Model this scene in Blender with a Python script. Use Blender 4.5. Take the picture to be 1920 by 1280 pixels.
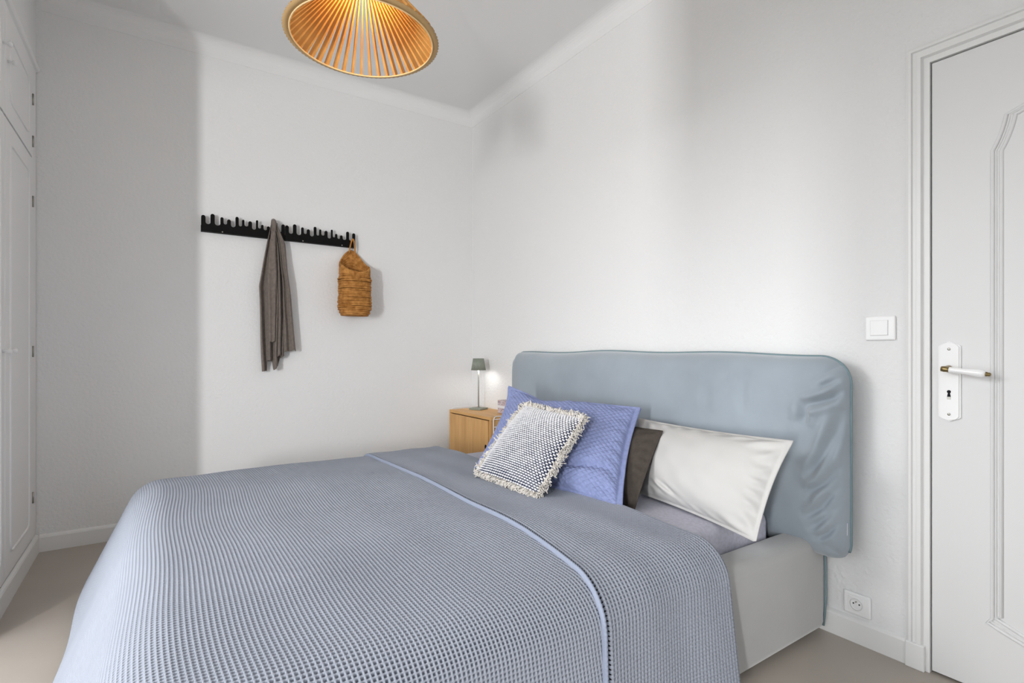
import bpy, bmesh, math, random
import numpy as np
from mathutils import Vector, Matrix
from mathutils.geometry import tessellate_polygon

for o in list(bpy.data.objects):
    bpy.data.objects.remove(o)
random.seed(7)
SC = bpy.context.scene
COL = SC.collection
PI = math.pi

# ------------------------------------------------------------------ camera
cam_d = bpy.data.cameras.new('camera')
cam_d.sensor_width = 36.0
cam_d.lens = 987.35 / 1920 * 36.0
cam_d.shift_y = (657.9 - 640.0) / 1920.0
cam_d.clip_start = 0.05
cam = bpy.data.objects.new('camera', cam_d)
COL.objects.link(cam)
cam.location = (-2.0796, -3.6370, 1.04)
cam.rotation_euler = (PI / 2, 0, math.radians(55.911 - 90))
SC.camera = cam

# ------------------------------------------------------------------ world, lights, exposure
w = bpy.data.worlds.new('world'); SC.world = w; w.use_nodes = True
bg = w.node_tree.nodes['Background']
wt = w.node_tree.nodes.new('ShaderNodeTexCoord'); ws = w.node_tree.nodes.new('ShaderNodeSeparateXYZ')
wr = w.node_tree.nodes.new('ShaderNodeValToRGB')          # pale sky above the horizon, darker ground below
wm = w.node_tree.nodes.new('ShaderNodeMapRange'); wm.inputs['From Min'].default_value = -1; wm.inputs['From Max'].default_value = 1
wr.color_ramp.elements[0].position = 0.46; wr.color_ramp.elements[0].color = (0.26, 0.26, 0.25, 1)
wr.color_ramp.elements[1].position = 0.54; wr.color_ramp.elements[1].color = (0.94, 0.97, 1.0, 1)
w.node_tree.links.new(wt.outputs['Generated'], ws.inputs[0]); w.node_tree.links.new(ws.outputs['Z'], wm.inputs['Value'])
w.node_tree.links.new(wm.outputs['Result'], wr.inputs['Fac']); w.node_tree.links.new(wr.outputs['Color'], bg.inputs[0])
bg.inputs[1].default_value = 2.95

def area(name, loc, target, sx, sy, power, col=(1, 1, 1), spread=180):
    l = bpy.data.lights.new(name, 'AREA'); l.shape = 'RECTANGLE'
    l.size = sx; l.size_y = sy; l.energy = power; l.color = col
    l.spread = math.radians(spread)
    o = bpy.data.objects.new(name, l); COL.objects.link(o)
    o.location = loc
    d = Vector(target) - Vector(loc)
    o.rotation_euler = d.to_track_quat('-Z', 'Y').to_euler()
    return o

# daylight through the side window and an added rear opening, plus a ceiling fill
area('daylight_side_window', (-5.32, -4.90, 1.25), (-0.6, -0.9, 1.40), 0.16, 1.20, 130)
area('daylight_side_sky', (-5.20, -0.90, 2.65), (0, -2.60, 1.10), 1.60, 0.90, 76)
area('ceiling_fill', (-4.70, -2.30, 0.10), (-1.1, -2.0, 2.90), 1.6, 1.6, 16)  # upward fill lamp added to brighten the ceiling
SC.view_settings.view_transform = 'Standard'
SC.view_settings.look = 'None'
SC.view_settings.gamma = 1.0
SC.view_settings.use_curve_mapping = False
SC.view_settings.exposure = 0.0

# ------------------------------------------------------------------ materials
def lin(c):
    return tuple(((x / 255) / 12.92 if x / 255 <= 0.04045 else ((x / 255 + 0.055) / 1.055) ** 2.4) for x in c)

def mat(name, rgb, rough=0.6, var=0.0, vscale=8.0, bump=0.0, bscale=80.0, bdist=0.003, metal=0.0,
        sheen=0.0, spec=0.5, detail=4.0, rgb2=None, stretch=None, trans=0.0):
    m = bpy.data.materials.new(name); m.use_nodes = True
    nt = m.node_tree; b = nt.nodes['Principled BSDF']
    c = lin(rgb)
    b.inputs['Base Color'].default_value = (*c, 1)
    b.inputs['Roughness'].default_value = rough
    b.inputs['Metallic'].default_value = metal
    b.inputs['Specular IOR Level'].default_value = spec
    if sheen:
        b.inputs['Sheen Weight'].default_value = sheen
        b.inputs['Sheen Roughness'].default_value = 0.5
    if trans:
        b.inputs['Transmission Weight'].default_value = trans
    tc = nt.nodes.new('ShaderNodeTexCoord')
    src = tc.outputs['Object']
    if stretch:
        mp = nt.nodes.new('ShaderNodeMapping'); mp.inputs['Scale'].default_value = stretch
        nt.links.new(src, mp.inputs['Vector']); src = mp.outputs['Vector']
    if var or rgb2:
        n = nt.nodes.new('ShaderNodeTexNoise'); n.inputs['Scale'].default_value = vscale
        n.inputs['Detail'].default_value = detail
        r = nt.nodes.new('ShaderNodeValToRGB')
        nt.links.new(src, n.inputs['Vector'])
        nt.links.new(n.outputs['Fac'], r.inputs['Fac'])
        c2 = lin(rgb2) if rgb2 else tuple(x * (1 - var) for x in c)
        c1 = c if rgb2 else tuple(min(1, x * (1 + var)) for x in c)
        r.color_ramp.elements[0].position = 0.3; r.color_ramp.elements[0].color = (*c2, 1)
        r.color_ramp.elements[1].position = 0.7; r.color_ramp.elements[1].color = (*c1, 1)
        nt.links.new(r.outputs['Color'], b.inputs['Base Color'])
    if bump:
        n2 = nt.nodes.new('ShaderNodeTexNoise'); n2.inputs['Scale'].default_value = bscale
        n2.inputs['Detail'].default_value = 3.0
        bp = nt.nodes.new('ShaderNodeBump'); bp.inputs['Strength'].default_value = bump
        bp.inputs['Distance'].default_value = bdist
        nt.links.new(src, n2.inputs['Vector'])
        nt.links.new(n2.outputs['Fac'], bp.inputs['Height'])
        nt.links.new(bp.outputs['Normal'], b.inputs['Normal'])
    return m

def emit(name, rgb, strength):
    m = bpy.data.materials.new(name); m.use_nodes = True
    b = m.node_tree.nodes['Principled BSDF']
    b.inputs['Base Color'].default_value = (*lin(rgb), 1)
    b.inputs['Emission Color'].default_value = (*lin(rgb), 1)
    b.inputs['Emission Strength'].default_value = strength
    return m

M = {}
M['plaster'] = mat('plaster', (236, 236, 236), 0.85, bump=0.85, bscale=62, bdist=0.004, spec=0.2)
M['ceiling'] = mat('ceiling_paint', (235, 235, 235), 0.9, bump=0.1, bscale=30, spec=0.2)
M['cove'] = mat('cove_paint', (238, 238, 238), 0.8, bump=0.05, bscale=30, spec=0.2)
M['white_paint'] = mat('white_gloss_paint', (236, 236, 235), 0.38, bump=0.06, bscale=25, spec=0.4)
M['door_paint'] = mat('door_paint', (228, 228, 228), 0.42, bump=0.05, bscale=18, spec=0.4)
M['wardrobe_paint'] = mat('wardrobe_paint', (240, 240, 240), 0.5, bump=0.05, bscale=30)
M['floor'] = mat('resin_floor', (178, 169, 159), 0.42, var=0.05, vscale=2.5, bump=0.03, bscale=12)
M['dark_gap'] = mat('dark_gap', (18, 20, 26), 0.9)
M['plastic'] = mat('white_plastic', (246, 246, 246), 0.3)
M['plastic_shade'] = mat('white_plastic_shaded', (226, 226, 226), 0.35)  # darker copy of the white plastic, shade of gap and well in the colour
M['porcelain'] = mat('white_porcelain', (246, 246, 246), 0.12, spec=0.6)
M['brass'] = mat('aged_brass', (140, 122, 84), 0.35, metal=0.9)
M['steel'] = mat('steel', (170, 168, 160), 0.35, metal=0.9)
M['black_metal'] = mat('black_lacquer', (12, 11, 11), 0.6, spec=0.15)
M['knit'] = mat('taupe_knit', (122, 112, 105), 0.95, var=0.16, vscale=60, bump=0.5, bscale=260, bdist=0.003, sheen=0.2, spec=0.1)
M['seagrass'] = mat('seagrass', (208, 150, 84), 0.85, rgb2=(150, 98, 46), vscale=40, bump=0.5, bscale=260, bdist=0.003, spec=0.15)
M['oak'] = mat('oak', (221, 175, 116), 0.5, rgb2=(200, 151, 94), vscale=5, stretch=(6, 6, 0.6), bump=0.06, bscale=20, spec=0.3)
M['oak_top'] = mat('oak_top', (226, 178, 116), 0.5, rgb2=(204, 154, 94), vscale=5, stretch=(6, 0.8, 6), bump=0.06, bscale=20, spec=0.3)
M['wire'] = mat('white_wire', (240, 240, 242), 0.4)
M['lamp_green'] = mat('grey_green_metal', (140, 146, 134), 0.55)
M['lamp_post'] = mat('lamp_post_metal', (160, 160, 152), 0.4)
M['veneer'] = mat('bamboo_veneer', (226, 172, 98), 0.55, rgb2=(206, 148, 78), vscale=14, spec=0.3)
M['veneer_rim'] = mat('bamboo_rim', (190, 156, 108), 0.6, spec=0.3)
M['ring'] = mat('pale_ring', (246, 214, 160), 0.5)
M['bulb'] = emit('warm_bulb', (255, 196, 96), 14)
M['led'] = emit('led_disc', (255, 250, 242), 8)
M['velvet'] = mat('blue_grey_velvet', (150, 160, 169), 0.85, var=0.10, vscale=3.5, bump=0.12, bscale=120, sheen=0.5, spec=0.15)
M['base_velvet'] = mat('pale_velvet', (162, 162, 161), 0.85, var=0.08, vscale=3.0, bump=0.12, bscale=120, sheen=0.5, spec=0.15)
M['piping'] = mat('teal_piping', (118, 140, 146), 0.7)
M['sheet'] = mat('grey_jersey_sheet', (190, 190, 203), 0.95, var=0.10, vscale=90, bump=0.15, bscale=200, spec=0.1)
M['blanket'] = mat('waffle_cotton', (156, 161, 172), 0.95, var=0.05, vscale=3, bump=0.25, bscale=420, bdist=0.002, spec=0.08)
M['hem'] = mat('blanket_hem', (148, 156, 174), 0.95, bump=0.3, bscale=300, spec=0.08)
M['blue_quilt'] = mat('periwinkle_quilt', (133, 143, 182), 0.92, var=0.10, vscale=70, bump=0.35, bscale=260, spec=0.1)
M['brown_linen'] = mat('brown_linen', (74, 68, 63), 0.95, var=0.10, vscale=50, bump=0.3, bscale=240, spec=0.1)
M['white_linen'] = mat('white_linen', (194, 193, 191), 0.92, var=0.02, vscale=6, bump=0.15, bscale=60, spec=0.12)
M['navy'] = mat('navy_yarn', (44, 50, 72), 0.95, spec=0.1)
M['cream_yarn'] = mat('cream_yarn', (218, 218, 221), 0.92, var=0.06, vscale=60, bump=0.3, bscale=300, spec=0.1)
M['fringe'] = mat('cream_fringe', (226, 222, 216), 0.95, rgb2=(200, 194, 186), vscale=70, spec=0.1)
M['label'] = mat('label_white', (228, 230, 236), 0.7)

def box_pattern(name):
    m = bpy.data.materials.new(name); m.use_nodes = True
    nt = m.node_tree; b = nt.nodes['Principled BSDF']; b.inputs['Roughness'].default_value = 0.6
    tc = nt.nodes.new('ShaderNodeTexCoord')
    v = nt.nodes.new('ShaderNodeTexNoise'); v.inputs['Scale'].default_value = 130; v.inputs['Detail'].default_value = 2
    r = nt.nodes.new('ShaderNodeValToRGB'); r.color_ramp.interpolation = 'CONSTANT'
    e = r.color_ramp.elements
    e[0].position = 0.0; e[0].color = (*lin((96, 92, 110)), 1)
    e[1].position = 0.44; e[1].color = (*lin((214, 206, 212)), 1)
    x = e.new(0.60); x.color = (*lin((196, 128, 104)), 1)
    nt.links.new(tc.outputs['Object'], v.inputs['Vector'])
    nt.links.new(v.outputs['Fac'], r.inputs['Fac'])
    nt.links.new(r.outputs['Color'], b.inputs['Base Color'])
    return m
M['box_pattern'] = box_pattern('patterned_card')

# ------------------------------------------------------------------ helpers
def tag(o, label=None, cat=None, group=None, kind=None):
    if label: o['label'] = label
    if cat: o['category'] = cat
    if group: o['group'] = group
    if kind: o['kind'] = kind
    return o

def empty(name, loc=(0, 0, 0), label=None, cat=None, group=None):
    o = bpy.data.objects.new(name, None); COL.objects.link(o)
    o.location = loc; o.empty_display_size = 0.05
    return tag(o, label, cat, group)

def obj(name, me, m, parent=None, smooth=False):
    if isinstance(me, bmesh.types.BMesh):
        bm = me; me = bpy.data.meshes.new(name)
        bmesh.ops.recalc_face_normals(bm, faces=bm.faces[:])
        bm.to_mesh(me); bm.free()
    if m and not me.materials: me.materials.append(M[m] if isinstance(m, str) else m)
    if smooth:
        me.polygons.foreach_set('use_smooth', np.ones(len(me.polygons), dtype=bool))
    o = bpy.data.objects.new(name, me); COL.objects.link(o)
    if parent is not None:
        o.parent = parent
        # all part meshes are authored in world space
        o.matrix_parent_inverse = Matrix.Translation(parent.location).inverted() if parent.parent is None else Matrix.Identity(4)
        if parent.parent is not None:
            o.matrix_parent_inverse = Matrix.Identity(4)
    return o

def add_box(bm, a, b, bev=0.0, seg=2, rot=None):
    x0, y0, z0 = [min(p, q) for p, q in zip(a, b)]
    x1, y1, z1 = [max(p, q) for p, q in zip(a, b)]
    t = bmesh.new()
    vs = [t.verts.new(p) for p in [(x0, y0, z0), (x1, y0, z0), (x1, y1, z0), (x0, y1, z0),
                                   (x0, y0, z1), (x1, y0, z1), (x1, y1, z1), (x0, y1, z1)]]
    for f in [(0, 3, 2, 1), (4, 5, 6, 7), (0, 1, 5, 4), (1, 2, 6, 5), (2, 3, 7, 6), (3, 0, 4, 7)]:
        t.faces.new([vs[i] for i in f])
    if bev:
        bmesh.ops.bevel(t, geom=t.edges[:], offset=bev, segments=seg, profile=0.5, affect='EDGES')
    if rot is not None:
        bmesh.ops.transform(t, matrix=rot, verts=t.verts[:])
    me = bpy.data.meshes.new('tmp'); t.to_mesh(me); t.free()
    bm.from_mesh(me); bpy.data.meshes.remove(me)
    return bm

def box(name, a, b, m, parent=None, bev=0.0, seg=2, smooth=False, rot=None):
    return obj(name, add_box(bmesh.new(), a, b, bev, seg, rot), m, parent, smooth)

def add_tube(bm, pts, r, n=8, closed=False, cap=True):
    pts = [Vector(p) for p in pts]; k = len(pts)
    rad = r if isinstance(r, (list, tuple)) else [r] * k
    rings = []; up = None
    for i, p in enumerate(pts):
        if closed: t = (pts[(i + 1) % k] - pts[i - 1])
        else: t = pts[min(i + 1, k - 1)] - pts[max(i - 1, 0)]
        t.normalize()
        if up is None:
            up = Vector((0, 0, 1)) if abs(t.z) < 0.9 else Vector((1, 0, 0))
        s = t.cross(up)
        if s.length < 1e-6: s = t.orthogonal()
        s.normalize(); u = s.cross(t).normalized(); up = u
        rings.append([bm.verts.new(p + (s * math.cos(a) + u * math.sin(a)) * rad[i])
                      for a in [2 * PI * j / n for j in range(n)]])
    m_ = k if closed else k - 1
    for i in range(m_):
        A = rings[i]; B = rings[(i + 1) % k]
        for j in range(n):
            bm.faces.new((A[j], A[(j + 1) % n], B[(j + 1) % n], B[j]))
    if cap and not closed:
        bm.faces.new(rings[0][::-1]); bm.faces.new(rings[-1])
    return bm

def tube(name, pts, r, m, parent=None, n=8, closed=False):
    return obj(name, add_tube(bmesh.new(), pts, r, n, closed), m, parent, True)

def add_lathe(bm, prof, n=24, mtx=None):
    """prof: list of (radius, height) about +Z"""
    rings = []
    for r, z in prof:
        ring = []
        for j in range(n):
            a = 2 * PI * j / n
            v = Vector((r * math.cos(a), r * math.sin(a), z))
            ring.append(bm.verts.new(mtx @ v if mtx else v))
        rings.append(ring)
    for A, B in zip(rings, rings[1:]):
        for j in range(n):
            bm.faces.new((A[j], A[(j + 1) % n], B[(j + 1) % n], B[j]))
    if prof[0][0] > 1e-5: bm.faces.new(rings[0][::-1])
    if prof[-1][0] > 1e-5: bm.faces.new(rings[-1])
    bmesh.ops.remove_doubles(bm, verts=bm.verts[:], dist=1e-6)
    return bm

def add_prism(bm, poly, axis, a, b):
    """extrude a 2D polygon along axis (0,1,2) from a to b"""
    def P(u, v, t):
        return [(t, u, v), (u, t, v), (u, v, t)][axis]
    A = [bm.verts.new(P(u, v, a)) for u, v in poly]
    B = [bm.verts.new(P(u, v, b)) for u, v in poly]
    n = len(poly)
    bm.faces.new(A[::-1]); bm.faces.new(B)
    for i in range(n):
        bm.faces.new((A[i], A[(i + 1) % n], B[(i + 1) % n], B[i]))
    return bm

def grid_mesh(name, P, closed_u=False, closed_v=False):
    """P: (nu, nv, 3) numpy array of points -> mesh"""
    nu, nv = P.shape[:2]
    idx = np.arange(nu * nv).reshape(nu, nv)
    a = idx
    if closed_u: a = np.concatenate([a, a[:1]], 0)
    if closed_v: a = np.concatenate([a, a[:, :1]], 1)
    q = np.stack([a[:-1, :-1], a[1:, :-1], a[1:, 1:], a[:-1, 1:]], -1).reshape(-1, 4)
    return faces_mesh(name, P.reshape(-1, 3), q)

def faces_mesh(name, V, q):
    me = bpy.data.meshes.new(name)
    me.vertices.add(len(V)); me.vertices.foreach_set('co', np.ascontiguousarray(V, dtype=np.float32).ravel())
    k = q.shape[1]
    me.loops.add(q.size); me.loops.foreach_set('vertex_index', np.ascontiguousarray(q, dtype=np.int32).ravel())
    me.polygons.add(len(q))
    me.polygons.foreach_set('loop_start', np.arange(0, q.size, k, dtype=np.int32))
    me.polygons.foreach_set('loop_total', np.full(len(q), k, dtype=np.int32))
    me.update(calc_edges=True); me.validate()
    return me

def snoise(x, y, seed=0, n=6, f=1.0):
    rs = np.random.RandomState(seed); out = 0
    for i in range(n):
        a = rs.uniform(0, 2 * PI); k = f * rs.uniform(0.6, 1.6); p = rs.uniform(0, 2 * PI)
        out = out + np.sin(k * (np.cos(a) * x + np.sin(a) * y) + p)
    return out / n

def struct(o): o['kind'] = 'structure'; return o

# ------------------------------------------------------------------ room shell
H = 2.902
XW = -2.592        # wardrobe front plane
XL = -3.20         # outer side wall
YB = -4.60         # wall behind the camera
YE = -1.038         # near end of the wardrobe
T = 0.12

struct(box('floor', (XL - T, YB - T, -0.1), (T, T, 0), 'floor'))
struct(box('ceiling', (XL - T, YB - T, H), (T, T, H + 0.1), 'ceiling'))
struct(box('wall_back', (XL - T, 0, 0), (T, T, H), 'plaster'))
# right wall with the door opening
DY0, DY1, DZ = -2.984, -3.784, 1.973
bm = bmesh.new()
add_box(bm, (0, 0, 0), (T, DY0 + 0.03, H))
add_box(bm, (0, DY0 + 0.03, DZ + 0.03), (T, DY1 - 0.03, H))
add_box(bm, (0, DY1 - 0.03, 0), (T, YB, H))
struct(obj('wall_right', bm, 'plaster'))
# left wall with the unseen side window, its stepped head shaped for the light
WY0, WY1, WY2, WZ0, WZ1, WZ2 = -1.10, -3.78, -4.08, 0.15, 2.35, 1.40
bm = bmesh.new()
add_box(bm, (XL, 0, 0), (XL - T, WY0, H))
add_box(bm, (XL, WY2, 0), (XL - T, YB, H))
add_box(bm, (XL, WY0, 0), (XL - T, WY2, WZ0))
add_box(bm, (XL, WY0, WZ1), (XL - T, WY1, H))
add_box(bm, (XL, WY1, WZ2), (XL - T, WY2, H))
struct(obj('wall_left', bm, 'plaster'))
struct(box('wall_left_upper', (XL, 0, 2.50), (XW, YE, H), 'plaster'))
# wall behind the camera with an unseen opening added for fill light
bm = bmesh.new()
add_box(bm, (XL, YB, 0), (-2.60, YB - T, H)); add_box(bm, (-1.20, YB, 0), (T, YB - T, H))
add_box(bm, (-2.60, YB, 2.10), (-1.20, YB - T, H)); add_box(bm, (-2.60, YB, 0), (-1.20, YB - T, 0.85))
struct(obj('wall_front', bm, 'plaster'))

# coves between walls and ceiling
def cove_poly():
    p = [(0, 2.806), (0.003, 2.808), (0.003, 2.832)]
    for i in range(1, 9):
        a = i / 8 * PI / 2
        p.append((0.003 + 0.070 * (1 - math.cos(a)), 2.832 + 0.070 * math.sin(a)))
    p.append((0, H))
    return p
bm = bmesh.new(); add_prism(bm, [(-u, z) for u, z in cove_poly()], 0, XW, 0)   # (y,z) along x
struct(obj('trim_1', bm, 'cove'))
bm = bmesh.new(); add_prism(bm, [(-u, z) for u, z in cove_poly()], 1, YB, 0)   # (x,z) along y
struct(obj('trim_2', bm, 'cove'))

# baseboards
def base_poly(t=0.014, h=0.085):
    return [(0, 0), (t, 0), (t, h - 0.012), (t - 0.003, h - 0.004), (t - 0.008, h), (0, h + 0.003)]
bm = bmesh.new(); add_prism(bm, [(-u, z) for u, z in base_poly()], 0, XW + 0.014, -0.014)
struct(obj('baseboard_back', bm, 'white_paint'))
bm = bmesh.new(); add_prism(bm, [(-u, z) for u, z in base_poly()], 1, -2.921, 0)
struct(obj('baseboard_right', bm, 'white_paint'))
bm = bmesh.new(); add_prism(bm, [(XW + u, z) for u, z in base_poly(0.014, 0.092)], 1, YE, -0.014)
struct(obj('baseboard_left', bm, 'white_paint'))

# side window frame (outside the picture) and bars of the added rear fill window
bm = bmesh.new()
for a, b in [((WY0, WZ0), (WY0 - 0.05, WZ1)), ((WY2 + 0.03, WZ0), (WY2, WZ2)),
             ((WY0, WZ0), (WY2, WZ0 + 0.05)), ((WY0, WZ1 - 0.05), (WY1, WZ1))]:
    add_box(bm, (XL - 0.11, a[0], a[1]), (XL - 0.07, b[0], b[1]))
struct(obj('window_1', bm, 'white_paint'))
bm = bmesh.new()
for a, b in [((-2.60, 0.85), (-2.54, 2.10)), ((-1.26, 0.85), (-1.20, 2.10)), ((-1.93, 0.85), (-1.87, 2.10)),
             ((-2.60, 0.85), (-1.20, 0.91)), ((-2.60, 2.04), (-1.20, 2.10))]:
    add_box(bm, (a[0], YB - 0.11, a[1]), (b[0], YB - 0.07, b[1]))
struct(obj('fill_window', bm, 'white_paint'))

# ------------------------------------------------------------------ door and its frame
frame_prof = [(-2.923, 0.016), (-2.930, 0.020), (-2.937, 0.020), (-2.939, 0.012), (-2.948, 0.012),
              (-2.952, 0.022), (-2.964, 0.022), (-2.967, 0.008), (-2.984, 0.008)]   # (y, proud)
def frame_sweep():
    bm = bmesh.new()
    zt = DZ
    rows = []
    for y, p in frame_prof:
        off = DY0 - y        # negative distance outward
        o = y - DY0          # outward offset (>0)
        rows.append([(-p, y, 0.0), (-p, y, zt + o), (-p, DY1 - o, zt + o), (-p, DY1 - o, 0.0)])
    first = [(0.0, *r[1:]) for r in rows[0]]
    last = [(0.03, *r[1:]) for r in rows[-1]]
    rows = [first] + rows + [last]
    V = [[bm.verts.new(c) for c in r] for r in rows]
    for A, B in zip(V, V[1:]):
        for j in range(3):
            bm.faces.new((A[j], A[j + 1], B[j + 1], B[j]))
    return bm
tr = struct(obj('trim_3', frame_sweep(), 'white_paint'))
struct(box('trim_4', (-0.024, -2.921, 0), (0, -2.974, 0.083), 'white_paint', bev=0.003))
struct(box('trim_5', (-0.024, DY1 + 0.01 - 0.0, 0), (0, DY1 - 0.062, 0.083), 'white_paint', bev=0.003)).location.y = -0.01

door = struct(empty('door_1', (0, (DY0 + DY1) / 2, 0)))
door['label'] = 'pale grey painted interior door with curved moulded panel'
leaf = box('leaf', (-0.001, DY0 - 0.0035, 0.008), (0.038, DY1 + 0.0035, DZ - 0.004), 'door_paint', door, bev=0.002)
box('gap_shade', (0.028, DY0 + 0.025, 0.0), (0.034, DY1 - 0.025, DZ + 0.02), 'dark_gap', door)  # dark sheet standing for the shade in the gap round the leaf
YC = (DY0 + DY1) / 2
def panel_line(off):
    """left half of the panel outline, offset inwards by off; returns full closed loop in (y,z)"""
    yl = -3.137 - off
    pts = []
    # bottom: sweeping curve from the middle to the corner
    for i in range(0, 9):
        t = i / 8
        y = YC + (yl + 0.012 - YC) * t
        z = 0.150 + off + (0.222 - 0.150) * (t ** 1.6)
        pts.append((y, z))
    pts.append((yl, 0.238 + off * 0.6))
    pts.append((yl, 1.640 - off * 0.3))
    for i in range(1, 8):
        t = i / 7; a = t * PI / 2
        pts.append((yl - 0.031 * (math.sin(a) * 0.45 + 0.55 * t), 1.640 - off * 0.3 + 0.098 * (t * 0.8 + 0.2 * (1 - math.cos(a)))))
    ys, zs = pts[-1]
    pts.append((ys - 0.006, zs + 0.001))
    for i in range(1, 9):
        t = i / 8
        y = ys - 0.006 + (YC - ys + 0.006) * t
        z = zs + 0.001 + 0.055 * math.sin(t * PI / 2)
        pts.append((y, z))
    right = [(2 * YC - y, z) for y, z in pts[::-1][1:-1]]
    return pts + right
for off, r in [(0.0, 0.0055), (0.008, 0.003), (0.020, 0.0055)]:
    loop = panel_line(off)
    tube('panel_moulding', [(-0.001, y, z) for y, z in loop], r, 'door_paint', door, 8, True)

# porcelain handle set
plate = bmesh.new()
py0, py1 = -3.007, -3.063
pc = (py0 + py1) / 2
poly = [(py0, 0.833), (py0 - 0.004, 0.829), (py0 - 0.012, 0.826), (pc, 0.818), (py1 + 0.012, 0.826), (py1 + 0.004, 0.829), (py1, 0.833),
        (py1, 1.055), (py1 + 0.004, 1.059), (py1 + 0.012, 1.062), (pc, 1.070), (py0 - 0.012, 1.062), (py0 - 0.004, 1.059), (py0, 1.055)]
add_prism(plate, poly, 0, -0.011, -0.0005)
bmesh.ops.bevel(plate, geom=[e for e in plate.edges if all(v.co.x < -0.01 for v in e.verts)], offset=0.004, segments=3, affect='EDGES')
pl = obj('escutcheon', plate, 'porcelain', door)
pl['label'] = 'white porcelain door plate'
RY = Matrix.Rotation(-PI / 2, 4, 'Y')   # +Z -> -X
for zz in (1.046, 0.841):
    b = bmesh.new(); add_lathe(b, [(0.0042, 0), (0.0042, 0.0012), (0.003, 0.002), (0, 0.002)], 12, Matrix.Translation((-0.0105, pc, zz)) @ RY)
    obj('screw', b, 'steel', pl, True)
kh = bmesh.new()
kp = [(0.0052 * math.cos(a), 0.0052 * math.sin(a)) for a in [math.radians(-60 + i * 30) for i in range(11)]] + [(-0.0048, -0.016), (0.0048, -0.016)]
add_prism(kh, [(pc + y, 0.912 + z) for y, z in kp], 0, -0.0118, -0.0105)
obj('keyhole', kh, 'dark_gap', pl)
kf = box('keyhole_cover', (-0.0122, pc - 0.0045, 0.888), (-0.0105, pc + 0.0045, 0.8955), 'steel', pl)
b = bmesh.new(); add_lathe(b, [(0.010, 0), (0.0115, 0.006), (0.0105, 0.013), (0.009, 0.020), (0.0085, 0.040), (0.007, 0.046), (0, 0.047)], 20, Matrix.Translation((-0.0105, pc, 0.984)) @ RY)
nk = obj('handle_neck', b, 'brass', door, True)
dirm = Matrix.Translation((-0.050, pc, 0.984)) @ Matrix.Rotation(math.radians(97), 4, 'X')    # +Z -> -Y, dropping slightly
b = bmesh.new(); add_lathe(b, [(0.0, -0.009), (0.008, -0.008), (0.009, 0.0), (0.008, 0.008), (0.0085, 0.013), (0, 0.013)], 16, dirm)
obj('handle_ferrule', b, 'brass', nk, True)
b = bmesh.new(); add_lathe(b, [(0, 0.012), (0.0085, 0.012), (0.0088, 0.016), (0.0085, 0.035), (0.0092, 0.055), (0.0112, 0.072), (0.0125, 0.083), (0.0118, 0.092), (0.008, 0.0985), (0, 0.0995)], 20, dirm)
lv = obj('lever_grip', b, 'porcelain', door, True); lv['label'] = 'white porcelain lever grip'
b = bmesh.new(); add_lathe(b, [(0, 0.097), (0.0065, 0.098), (0.0068, 0.102), (0.0055, 0.1035), (0.006, 0.107), (0.0042, 0.1105), (0, 0.111)], 14, dirm)
obj('lever_tip', b, 'brass', lv, True)

# ------------------------------------------------------------------ switch and socket
sw = empty('light_switch', (0, -2.843, 1.119), 'white plastic light switch beside the door frame', 'switch')
box('switch_plate', (-0.010, -2.797, 1.077), (0, -2.889, 1.161), 'plastic', sw, bev=0.005, seg=3)
box('rocker', (-0.0135, -2.815, 1.094), (-0.008, -2.868, 1.145), 'plastic', sw, bev=0.002, rot=None)
box('rocker_gap', (-0.0104, -2.8138, 1.0925), (-0.0095, -2.8695, 1.1462), 'plastic_shade', sw)

so = empty('power_socket', (0, -2.770, 0.136), 'white plastic power socket just above the baseboard', 'socket')
box('socket_plate', (-0.010, -2.726, 0.097), (0, -2.815, 0.175), 'plastic', so, bev=0.006, seg=3)
box('socket_insert', (-0.0115, -2.743, 0.111), (-0.008, -2.798, 0.161), 'plastic', so, bev=0.0015)
sc_y, sc_z = -2.7705, 0.137
b = bmesh.new(); add_lathe(b, [(0.0215, 0.0), (0.0215, 0.0015), (0.0185, 0.0018), (0.0172, 0.0002), (0, 0.0002)], 28, Matrix.Translation((-0.0112, sc_y, sc_z)) @ RY)
sr = obj('socket_well', b, 'plastic_shade', so, True)
for dy in (0.0095, -0.0095):
    b = bmesh.new(); add_lathe(b, [(0.0027, 0), (0.0027, 0.0006), (0, 0.0006)], 12, Matrix.Translation((-0.0114, sc_y + dy, sc_z + 0.002)) @ RY)
    obj('pin_hole', b, 'dark_gap', so)
b = bmesh.new(); add_lathe(b, [(0.0026, 0), (0.0026, 0.006), (0.0015, 0.008), (0, 0.008)], 12, Matrix.Translation((-0.0112, sc_y, sc_z + 0.010)) @ RY)
obj('earth_pin', b, 'steel', so, True)

# ------------------------------------------------------------------ built-in wardrobe
wd = empty('built_in_wardrobe', (XW, YE / 2, 0), 'tall white built-in wardrobe with panelled doors along the left edge', 'wardrobe')
box('carcass', (XL + 0.01, -0.004, 0.004), (XW - 0.024, YE, 2.498), 'wardrobe_paint', wd)
FX = XW
fr = bmesh.new()
add_box(fr, (FX - 0.026, -0.004, 0.0), (FX, -0.115, 2.49))
add_box(fr, (FX - 0.026, YE, 0.0), (FX, YE + 0.03, 2.49))
add_box(fr, (FX - 0.026, -0.115, 0.0), (FX - 0.002, YE + 0.03, 0.098))
add_box(fr, (FX - 0.026, -0.115, 2.455), (FX, YE + 0.03, 2.49))
obj('face_frame', fr, 'wardrobe_paint', wd)
b = bmesh.new(); add_prism(b, [(FX, 2.478), (FX + 0.010, 2.482), (FX + 0.016, 2.492), (FX + 0.016, 2.499), (FX, 2.499)], 1, YE, -0.004)
obj('crown_moulding', b, 'wardrobe_paint', wd)
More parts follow.
